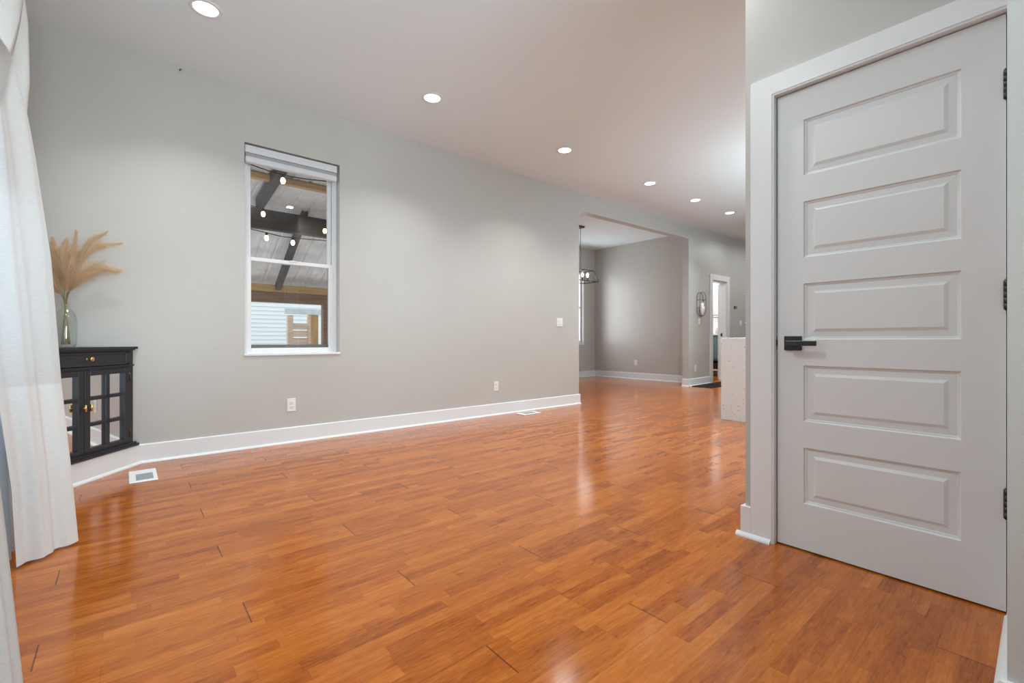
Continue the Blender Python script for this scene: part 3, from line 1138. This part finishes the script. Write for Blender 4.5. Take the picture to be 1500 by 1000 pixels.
# ------------------------------------------------------------------ curtains
def sheet(mb, rows, nu=60, nv_=60, folds=5, amp=0.02, phase=0.0, fold_top=1.0, fold_bot=1.0, axis=None):
    """rows: list of (z, (xr, yr), (xl, yl)); bilinear sheet with vertical folds pushed along its own normal."""
    rows = sorted(rows, key=lambda r_: r_[0])
    out = []
    for j in range(nv_ + 1):
        t = j / nv_
        z = rows[0][0] + (rows[-1][0] - rows[0][0]) * t
        k = 0
        while k < len(rows) - 2 and rows[k + 1][0] < z:
            k += 1
        u = (z - rows[k][0]) / (rows[k + 1][0] - rows[k][0])
        u = max(0, min(1, u))

        def lerp(a, b_): return (a[0] + (b_[0] - a[0]) * u, a[1] + (b_[1] - a[1]) * u)
        R, L = lerp(rows[k][1], rows[k + 1][1]), lerp(rows[k][2], rows[k + 1][2])
        dx, dy = L[0] - R[0], L[1] - R[1]
        ln = math.hypot(dx, dy) or 1
        nx, ny = -dy / ln, dx / ln
        if nx < 0:
            nx, ny = -nx, -ny
        a = amp * (fold_bot + (fold_top - fold_bot) * min(1, z / 2.7))
        line = []
        for i in range(nu + 1):
            s = i / nu
            fo = a * (math.sin(2 * PI * folds * s + phase + 0.5 * math.sin(1.3 * z + phase)) + 0.35 * math.sin(2 * PI * folds * 2.3 * s + 1.3 + phase + z * 0.8)) * min(1, s * 8)
            line.append((R[0] + dx * s + nx * fo, R[1] + dy * s + ny * fo, z))
        out.append(line)
    mb.grid(out)


ct = empty('curtain', (-0.30, 2.8, 0), 'white linen curtain with its flared edge in front of the corner cabinet', 'curtain')
mb = MB()
main = [(0.012, (-0.161, 2.884), (-0.33, 2.70)), (0.33, (-0.1845, 2.90), (-0.345, 2.705)), (0.737, (-0.22, 2.93), (-0.385, 2.70)),
        (1.30, (-0.255, 2.95), (-0.43, 2.66)), (1.763, (-0.308, 2.98), (-0.44, 2.60)), (1.945, (-0.333, 2.99), (-0.45, 2.55)),
        (2.157, (-0.372, 2.98), (-0.46, 2.50)), (2.25, (-0.392, 2.97), (-0.46, 2.45)), (2.74, (-0.42, 2.96), (-0.46, 2.4))]
sheet(mb, main[2:], 60, 90, 1.9, 0.015, 0.4, 0.9, 0.9)
mb.build('front_panel', M['curtain'], ct)
mb = MB()
sheet(mb, main[:3], 60, 40, 1.9, 0.015, 0.4, 0.9, 0.9)
mb.build('lower_panel', M['less_translucent'], ct)  # lower sheet of the same curtain, less translucent than the upper
mb = MB()
sheet(mb, [(1.55, (-0.37, 3.00), (-0.44, 2.72)), (1.95, (-0.343, 3.035), (-0.43, 2.70)), (2.12, (-0.334, 3.05), (-0.42, 2.70)), (2.30, (-0.338, 3.06), (-0.42, 2.70)), (2.41, (-0.340, 3.06), (-0.42, 2.70)), (2.74, (-0.375, 3.06), (-0.44, 2.70))], 40, 40, 1.5, 0.012, 2.0)
mb.build('folded_return', M['curtain'], ct, 0.0015)
mb = MB()
# swag of cloth falling across the top, nearer the room
rows = []
for j in range(25):
    t = j / 24
    e = Vector((-0.330, 2.86, 2.46)).lerp(Vector((-0.352, 2.62, 2.04)), t) if True else None
    line = []
    for i in range(21):
        s = i / 20
        p = e + Vector((-0.06 * s, -0.30 * s, 0.32 * s)) + Vector((0.018 * math.sin(s * 9 + t * 2), 0, 0.0))
        line.append(tuple(p))
    rows.append(line)
mb.grid(rows)
mb.build('top_fold', M['curtain'], ct, 0.0015)
mb = MB()
mb.tube([(-0.41, 0.6, 2.735), (-0.41, 3.12, 2.735)], 0.0125, 14)
rod = mb.build('curtain_rod', M['black'])
tag(rod, 'black curtain rod across the top of the curtained window', 'curtain rod')

c2 = MB()
sheet(c2, [(0.012, (-0.198, 1.72), (-0.24, 1.0)), (0.45, (-0.236, 1.75), (-0.28, 1.0)), (1.2, (-0.30, 1.74), (-0.33, 0.95)), (2.73, (-0.40, 1.70), (-0.42, 0.9))], 60, 50, 5, 0.02, 0.0)
c2o = c2.build('curtain', M['curtain'], None, 0.0015)
tag(c2o, 'white linen curtain edge at the lower left corner, nearest the camera', 'curtain')
c3 = MB()
sheet(c3, [(0.03, (-0.36, 3.05), (-0.40, 1.5)), (1.4, (-0.42, 3.05), (-0.42, 1.5)), (2.72, (-0.435, 3.05), (-0.435, 1.5))], 90, 30, 12, 0.012, 0.0)
c3o = c3.build('sheer_curtain', M['sheer'], None, 0.0)
tag(c3o, 'pale blue sheer curtain behind the gap between the two white curtains', 'sheer curtain')

# ------------------------------------------------------------------ floor vents
def floor_vent(xa, xb, ya, yb, sl, label):
    r = empty('floor_vent', ((xa + xb) / 2, (ya + yb) / 2, 0), label, 'floor vent', 'white floor vents')
    mb = MB(); mb.box(xa, xb, ya, yb, 0.0, 0.008, 0.003); fr = mb.build('vent_frame', M['vent'], r)
    ga, gb, gc, gd = sl
    mb = MB(); mb.box(ga, gb, gc, gd, 0.0076, 0.0086)
    n = 8
    for k in range(n):
        yy = gc + (gd - gc) * (k + 0.5) / n
        mb.box(ga + 0.003, gb - 0.003, yy - 0.002, yy + 0.002, 0.0086, 0.0100)
    mb.build('vent_grille', M['grille'], r)


floor_vent(0.022, 0.172, 3.845, 4.185, (0.058, 0.150, 3.885, 4.06), 'white floor vent with grey grille near the corner cabinet plinth')
floor_vent(3.775, 4.075, 4.205, 4.36, (3.83, 4.02, 4.235, 4.33), 'white floor vent against the baseboard under the far outlet')

# ------------------------------------------------------------------ outlets and switches
def outlet(x, z, label, n=(0, -1), y=D, grp='white wall outlets'):
    """Duplex outlet; n is the wall normal: (0,-1) on the left wall, (-1,0) on a far wall."""
    r = empty('wall_outlet', (x, y, z), label, 'outlet', grp)
    T = Matrix.Translation((x, y, z)) @ (Matrix.Identity(4) if n == (0, -1) else Matrix.Rotation(-PI / 2, 4, 'Z'))
    mb = MB(); mb.box(-0.037, 0.037, -0.007, 0, -0.060, 0.060, 0.004, 2, T); mb.build('cover_plate', M['plate'], r)
    for dz in (0.021, -0.021):
        mb = MB(); mb.box(-0.0165, 0.0165, -0.0095, -0.006, dz - 0.015, dz + 0.015, 0.002, 1, T); s = mb.build('socket', M['plate'], r)
        mb = MB()
        for dx in (-0.006, 0.006):
            mb.box(dx - 0.0012, dx + 0.0012, -0.0100, -0.0092, dz - 0.001, dz + 0.008, 0, 1, T)
        mb.box(-0.0025, 0.0025, -0.0100, -0.0092, dz - 0.011, dz - 0.006, 0, 1, T)
        mb.build('slots', M['slot'], s)
    return r


def switch(x, z, gangs, label, y=D):
    r = empty('light_switch', (x, y, z), label, 'light switch', 'white light switches')
    wd = 0.037 + 0.023 * (gangs - 1)
    mb = MB(); mb.box(x - wd, x + wd, y - 0.008, y, z - 0.060, z + 0.060, 0.003, 2); mb.build('cover_plate', M['plate'], r)
    for k in range(gangs):
        cx = x + (k - (gangs - 1) / 2) * 0.046
        mb = MB(); mb.box(cx - 0.017, cx + 0.017, y - 0.012, y - 0.006, z - 0.034, z + 0.034, 0.002); mb.build('rocker', M['plate'], r)
    return r


outlet(1.159, 0.343, 'white outlet low on the left wall below the narrow window')
outlet(3.54, 0.358, 'white outlet low on the left wall beyond the window, above a floor vent')
outlet(8.52, 0.335, 'small white outlet on the hall wall beside the doormat')
outlet(DFX, 0.375, 'small white outlet on the dining room far wall', (-1, 0), 6.06)
switch(4.685, 1.188, 2, 'white double rocker switch near the end of the left wall')
switch(8.68, 1.26, 1, 'white switch on the hall wall below the wire sconce')
switch(10.55, 1.24, 2, 'pale switch plate on the hall wall right of the bathroom doorway')

# thermostat-like round hook right of the bathroom door
th = MB()
T = Matrix.Translation((10.25, D, 1.585)) @ Matrix.Rotation(PI / 2, 4, 'X')
th.lathe([(0, 0), (0.035, 0), (0.035, 0.012), (0.02, 0.016), (0, 0.016)], 0, 0, 24, T)
th.tube([(10.25, D - 0.012, 1.60), (10.25, D - 0.05, 1.60), (10.25, D - 0.055, 1.57), (10.25, D - 0.03, 1.55)], 0.008, 8)
tho = th.build('wall_hook', M['steel'])
tag(tho, 'small dark round hook on the hall wall right of the bathroom doorway', 'wall hook')
hk = MB(); hk.tube([(0.335, D - 0.002, H - 0.03), (0.335, D - 0.02, H - 0.03), (0.345, D - 0.024, H - 0.026)], 0.0045, 8)
hko = hk.build('screw_hook', M['steel'])
tag(hko, 'tiny grey screw hook where the left wall meets the ceiling', 'hook')

# ------------------------------------------------------------------ dining pendant
pd = empty('lantern_pendant', (6.56, 5.83, H), 'black open-frame lantern pendant hanging in the dining room', 'pendant light')
mb = MB(); mb.box(6.36, 6.76, 5.775, 5.885, H - 0.03, H, 0.006); mb.build('canopy', M['bronze'], pd)
for xx in (6.42, 6.70):
    mb = MB(); mb.tube([(xx, 5.83, H - 0.03), (xx, 5.83, 2.285)], 0.004, 8); mb.build('rod', M['bronze'], pd)
bz, tz = 2.04, 2.255
bot = [(6.10, 5.65), (7.02, 5.65), (7.02, 6.01), (6.10, 6.01)]
top = [(6.20, 5.71), (6.94, 5.71), (6.94, 5.95), (6.20, 5.95)]
mb = MB()
for ring, z in ((bot, bz), (top, tz)):
    for i in range(4):
        mb.tube([(*ring[i], z), (*ring[(i + 1) % 4], z)], 0.0075, 6)
for i in range(4):
    mb.tube([(*bot[i], bz), (*top[i], tz)], 0.0075, 6)
for xx in (6.42, 6.70):
    mb.tube([(xx, 5.71, tz), (xx, 5.95, tz)], 0.006, 6)
mb.tube([(6.24, 5.83, bz + 0.03), (6.95, 5.83, bz + 0.03)], 0.007, 8)
for xx in (6.24, 6.95):
    mb.tube([(xx, 5.83, bz + 0.03), (xx, 5.83, bz)], 0.006, 6)
    mb.tube([(xx, 5.65, bz), (xx, 6.01, bz)], 0.006, 6)
mb.build('lantern_frame', M['bronze'], pd)
for k in range(5):
    xx = 6.31 + 0.148 * k
    mb = MB(); mb.lathe([(0, 0), (0.014, 0), (0.014, 0.055), (0, 0.055)], xx, 5.83, 12, Matrix.Translation((0, 0, bz + 0.035))); mb.build('candle_sleeve', M['bronze'], pd)
    mb = MB(); mb.lathe([(0, 0), (0.014, 0.006), (0.026, 0.035), (0.027, 0.055), (0.018, 0.085), (0, 0.10)], xx, 5.83, 16, Matrix.Translation((0, 0, bz + 0.09))); mb.build('bulb', M['bulb'], pd)
pl_ = bpy.data.lights.new('pendant_glow', 'POINT'); pl_.energy = 8; pl_.color = (1, 0.96, 0.9); pl_.shadow_soft_size = 0.30
plo = bpy.data.objects.new('pendant_glow', pl_); col.objects.link(plo); plo.location = (6.6, 5.83, 1.97)

# ------------------------------------------------------------------ wall sconce
sx, sz = 8.69, 1.60
sc = empty('wall_sconce', (sx, D, sz), 'oval black wire candle sconce on the hall wall', 'sconce')
mb = MB()
hw, hh = 0.125, 0.235


def oval(y, k=1.0):
    pts = []
    for i in range(40):
        a = 2 * PI * i / 40
        c, s_ = math.cos(a), math.sin(a)
        pts.append((sx + hw * k * c, y, sz + (hh - hw) * (1 if s_ >= 0 else -1) + hw * k * s_))
    return pts


mb.tube(oval(D - 0.012), 0.004, 6, True)
mb.tube(oval(D - 0.07), 0.0048, 6, True)
for dz in (0.075, -0.075):
    for xx in (sx - hw, sx + hw):
        mb.tube([(xx, D - 0.012, sz + dz), (xx, D - 0.07, sz + dz)], 0.005, 6)
    mb.tube([(sx - hw, D - 0.07, sz + dz), (sx + hw, D - 0.07, sz + dz)], 0.005, 6)
mb.tube([(sx, D - 0.012, sz - hh), (sx, D - 0.07, sz - hh)], 0.006, 6)
mb.build('wire_frame', M['bronze'], sc)
mb = MB(); mb.lathe([(0, sz - hh + 0.008), (0.038, sz - hh + 0.012), (0.048, sz - 0.1), (0.052, sz - 0.06), (0.049, sz - 0.06), (0.040, sz - 0.16), (0, sz - 0.2)], sx, D - 0.055, 24); mb.build('candle_cup', M['candle'], sc)
mb = MB(); mb.lathe([(0, sz - 0.2), (0.03, sz - 0.2), (0.03, sz + 0.02), (0, sz + 0.02)], sx, D - 0.055, 16); mb.build('candle', paint('ivory_wax', (0.85, 0.83, 0.78), 0.5, 0.4), sc)

# ------------------------------------------------------------------ kitchen island
isl = empty('kitchen_island', (5.36, 1.6, 0), 'pale speckled stone waterfall island end beside the door wall corner', 'kitchen island')
mb = MB()
mb.box(5.355, 5.395, 0.9, 2.49, 0, 0.915, 0.002)
mb.build('waterfall_panel', M['quartz'], isl)
mb = MB(); mb.box(5.355, 7.9, 0.9, 2.49, 0.915, 0.955, 0.002); mb.build('countertop', M['quartz'], isl)
mb = MB(); mb.box(5.395, 7.88, 0.95, 2.2, 0.0, 0.915); mb.build('base_cabinet', M['trim'], isl)

# tall dark unit glimpsed past the corner of the door wall
tc_ = empty('tall_cabinet', (7.75, 2.8, 0), 'dark tall cabinet edge glimpsed between the hall wall and the door wall corner', 'cabinet')
mb = MB(); mb.box(8.3, 8.9, 2.6, 3.425, 0, 2.36, 0.004); mb.build('body', M['steel'], tc_)
for zz in (1.19, 1.46, 1.71, 2.27):  # made-up chrome knobs standing in for bright dots of reflected light
    mb = MB(); mb.lathe([(0, 0), (0.012, 0), (0.012, 0.02), (0.022, 0.025), (0.022, 0.04), (0, 0.042)], 0, 0, 16, Matrix.Translation((8.3, 3.40, zz)) @ Matrix.Rotation(-PI / 2, 4, 'Y')); mb.build('knob', M['chrome'], tc_)

# ------------------------------------------------------------------ doormat, bathroom things
mb = MB(); mb.box(8.30, 9.62, 4.02, 4.425, 0, 0.012, 0.003)
tag(mb.build('doormat', M['mat']), 'dark brown doormat on the hall floor in front of the bathroom doorway', 'doormat')
vn = empty('bathroom_vanity', (10.9, 5.4, 0), 'teal bathroom vanity with white top seen through the doorway', 'vanity')
mb = MB(); mb.box(10.60, 11.2, 4.75, 6.6, 0.40, 0.975, 0.003)
for ya in (4.78, 5.39, 6.0):
    mb.box(10.588, 10.60, ya, ya + 0.56, 0.43, 0.95, 0.003)
    mb.box(10.582, 10.59, ya, ya + 0.05, 0.43, 0.95); mb.box(10.582, 10.59, ya + 0.51, ya + 0.56, 0.43, 0.95)
mb.build('cabinet_body', M['teal'], vn)
mb = MB(); mb.box(10.57, 11.2, 4.72, 6.63, 0.975, 1.02, 0.003); mb.build('vanity_top', M['trim'], vn)
for xx, yy in ((10.63, 4.80), (10.63, 6.5), (11.1, 4.80), (11.1, 6.5)):
    mb = MB(); mb.box(xx - 0.025, xx + 0.025, yy - 0.025, yy + 0.025, 0, 0.41); mb.build('leg', M['mat'], vn)
mb = MB(); mb.box(10.62, 11.15, 4.8, 6.5, 0.14, 0.17); mb.build('lower_shelf', M['palewood'], vn)
mb = MB(); mb.box(10.66, 11.1, 4.85, 6.45, 0.171, 0.34, 0.02)  # dark block filling the open shelf
tag(mb.build('shelf_dark_box', M['mat']), 'dark box filling the shelf under the teal vanity', 'basket')
bar = empty('towel_bar', (11.2, 5.3, 1.46), 'thin dark towel bar on the bathroom wall above the vanity', 'towel bar')
mb = MB(); mb.tube([(11.14, 4.95, 1.47), (11.14, 5.75, 1.47)], 0.010, 8); mb.build('rail', M['steel'], bar)
mb = MB(); mb.tube([(11.10, 4.95, 1.42), (11.10, 5.75, 1.42)], 0.008, 8); mb.build('rail', M['steel'], bar)
for yy in (4.97, 5.73):
    mb = MB(); mb.box(11.09, 11.2, yy - 0.012, yy + 0.012, 1.40, 1.49); mb.build('bracket', M['steel'], bar)
for (yy, hgt, rr, lab) in ((5.33, 0.19, 0.020, 'tall slim bottle on the bathroom vanity beside the doorway edge'), (5.10, 0.13, 0.034, 'short blush soap bottle on the bathroom vanity, right of the slim one')):
    mb = MB(); mb.lathe([(0, 1.02), (rr, 1.02), (rr, 1.02 + hgt * 0.65), (rr * 0.4, 1.02 + hgt * 0.75), (rr * 0.4, 1.02 + hgt), (0, 1.02 + hgt)], 10.75, yy, 20)
    tag(mb.build('bottle', M['pink']), lab, 'bottle', 'bottles on the bathroom vanity')
bl_ = bpy.data.lights.new('bathroom_glow', 'POINT'); bl_.energy = 105; bl_.shadow_soft_size = 0.15  # added point light without a fixture, brightens the bathroom
blo = bpy.data.objects.new('bathroom_glow', bl_); col.objects.link(blo); blo.location = (10.0, 6.0, 2.75)

# ================================================================== OUTSIDE THE WINDOW
gr = MB(); gr.box(-8, 3.9, 4.68, 16, -0.75, -0.62)
struct('ground', gr, M['patio'])
pc = empty('patio_cover', (1.5, 6.9, -0.62), 'covered patio roof of corrugated metal on dark beams outside the window', 'patio cover')
EY, EZ = 8.62, 1.90
BY, BZ = 6.95, 2.78


def corr(mb, ya, za, yb, zb, xa, xb, pitch=0.23):
    """Ribbed metal sheet between two eaves, ribs running along the slope."""
    xs_ = []
    x = xa
    while x < xb:
        for o, h_ in ((0, 0), (0.012, 0.02), (0.034, 0.02), (0.046, 0.0), (0.10, 0.0), (0.106, 0.005), (0.118, 0.005), (0.124, 0), (0.168, 0.0), (0.174, 0.005), (0.186, 0.005), (0.192, 0)):
            xs_.append((x + o, h_))
        x += pitch
    mb.grid([[(xx, ya, za + h_) for xx, h_ in xs_], [(xx, yb, zb + h_) for xx, h_ in xs_]], False)


mb = MB()
corr(mb, 4.72, BZ + 0.06 + 0.13 * (BY - 4.72), BY, BZ + 0.06, -1.2, 3.85)
corr(mb, BY, BZ + 0.06, EY + 0.25, EZ - 0.02, -1.2, 3.85)
mb.build('roof_sheet', M['metalroof'], pc, 0.002)
mb = MB(); mb.box(-1.2, 3.85, BY - 0.06, BY + 0.06, 2.455, 2.715, 0.004); mb.build('ridge_beam', M['darkwood'], pc)
mb = MB(); mb.box(-1.2, 3.85, 6.10, 6.19, BZ + 0.06 + 0.13 * 0.8 - 0.075, BZ + 0.06 + 0.13 * 0.8 - 0.004, 0.003); mb.build('purlin', M['goldwood'], pc)
mb = MB(); mb.box(-1.2, 3.85, EY - 0.10, EY - 0.02, EZ - 0.135, EZ - 0.02, 0.003); mb.build('eave_board', M['goldwood'], pc)
mb = MB(); mb.box(-1.2, 3.85, EY - 0.02, EY + 0.12, 1.585, EZ - 0.10, 0.004); mb.build('eave_beam', M['brownwood'], pc)


def slope_beam(x, wd, ya, za, yb, zb, h_, mat):
    m_ = MB()
    v = [m_.bm.verts.new(p) for p in ((x - wd / 2, ya, za - h_), (x + wd / 2, ya, za - h_), (x + wd / 2, ya, za), (x - wd / 2, ya, za),
                                      (x - wd / 2, yb, zb - h_), (x + wd / 2, yb, zb - h_), (x + wd / 2, yb, zb), (x - wd / 2, yb, zb))]
    for f in ((0, 1, 2, 3), (4, 5, 6, 7), (0, 1, 5, 4), (1, 2, 6, 5), (2, 3, 7, 6), (3, 0, 4, 7)):
        m_.bm.faces.new([v[i] for i in f])
    m_.build('rafter', mat, pc)


for xx in (0.10, 1.39, 2.70):
    slope_beam(xx, 0.10, 4.72, BZ + 0.05 + 0.13 * (BY - 4.72), BY - 0.06, BZ + 0.05, 0.11, M['darkwood'])
for xx in (0.70, 2.0, 3.3):
    slope_beam(xx, 0.09, BY + 0.06, BZ + 0.04, EY - 0.10, EZ - 0.0, 0.11, paint('grey_rafter', (0.09, 0.075, 0.075), 0.7, 0.2, 0, 0, 0.2))
for xx in (-0.9, 2.845):
    mb = MB(); mb.box(xx - 0.065, xx + 0.065, EY - 0.02, EY + 0.12, -0.62, 1.60, 0.004); mb.build('post', M['brownwood'], pc)

# string lights hung below the ridge beam
bulb_pts = [(1.365, 5.60, 2.748), (1.393, 6.70, 2.609), (2.19, 6.72, 2.513), (1.412, 6.60, 2.279), (1.747, 6.66, 2.274)]
slg = empty('string_lights', (1.5, 6.7, 2.6), 'string of warm glowing bulbs draped under the patio roof outside the window', 'string lights')
mb = MB()
for chain in ([(0.2, 5.4, 2.95), bulb_pts[0], (2.9, 5.6, 2.96)], [(0.2, 6.78, 2.70), bulb_pts[1], (1.6, 6.75, 2.50), bulb_pts[2], (3.0, 6.75, 2.6)], [(0.2, 6.6, 2.43), bulb_pts[3], bulb_pts[4], (2.4, 6.6, 2.30), (3.2, 6.6, 2.36)]):
    pts = [Vector(c) + Vector((0, 0, 0.055)) for c in chain]
    mb.tube(bez(pts, 24), 0.006, 6)
mb.build('cable', M['wire'], slg)
for p in bulb_pts:
    m_ = MB(); m_.lathe([(0, 0.06), (0.014, 0.06), (0.016, 0.02), (0, 0.02)], p[0], p[1], 10, Matrix.Translation((0, 0, p[2]))); m_.build('socket', M['wire'], slg)
    m_ = MB(); m_.lathe([(0, -0.05), (0.016, -0.045), (0.027, -0.02), (0.024, 0.005), (0.012, 0.025), (0, 0.025)], p[0], p[1], 14, Matrix.Translation((0, 0, p[2]))); m_.build('bulb', M['warm'], slg)

# neighbouring house with lap siding
nh = empty('neighbour_house', (2.5, 12.0, -0.62), 'white lap-sided neighbouring house wall beyond the patio', 'house')
mb = MB()
z = -0.62
prof = []
while z < 4.5:
    prof += [(0.032, z), (0.0, z + 0.097), (0.032, z + 0.0975)]
    z += 0.0975
mb.grid([[(-4, 12.0 - o, zz) for o, zz in prof], [(7.5, 12.0 - o, zz) for o, zz in prof]], False)
mb.box(-4, 7.5, 12.005, 12.2, -0.62, 4.5)
mb.build('siding', M['siding'], nh)

# wooden fence section
fe = empty('wood_fence', (2.9, 9.55, -0.62), 'pale wooden fence with horizontal boards between posts beyond the patio', 'fence')
for xa, xb, mt, zt, nm in ((2.40, 2.50, 'palewood', 1.42, 'post'), (2.78, 2.83, 'palewood', 1.44, 'post'), (2.83, 2.97, 'postwood', 1.45, 'post'), (3.10, 3.16, 'palewood', 1.47, 'post')):
    mb = MB(); mb.box(xa, xb, 9.5, 9.6, -0.62, zt, 0.003); mb.build(nm, M[mt], fe)
for k in range(12):
    zz = 1.27 - k * 0.145
    mb = MB(); mb.box(2.44, 2.95, 9.52, 9.545, zz - 0.125, zz, 0.003); mb.build('board', M['palewood'], fe)
mb = MB(); mb.box(2.34, 3.14, 9.47, 9.51, 1.44, 1.55, 0.003); mb.build('top_rail', paint('whitewashed_rail', (0.72, 0.78, 0.80), 0.7, 0.3, 0, 0, 0.12, vscale=12), fe)
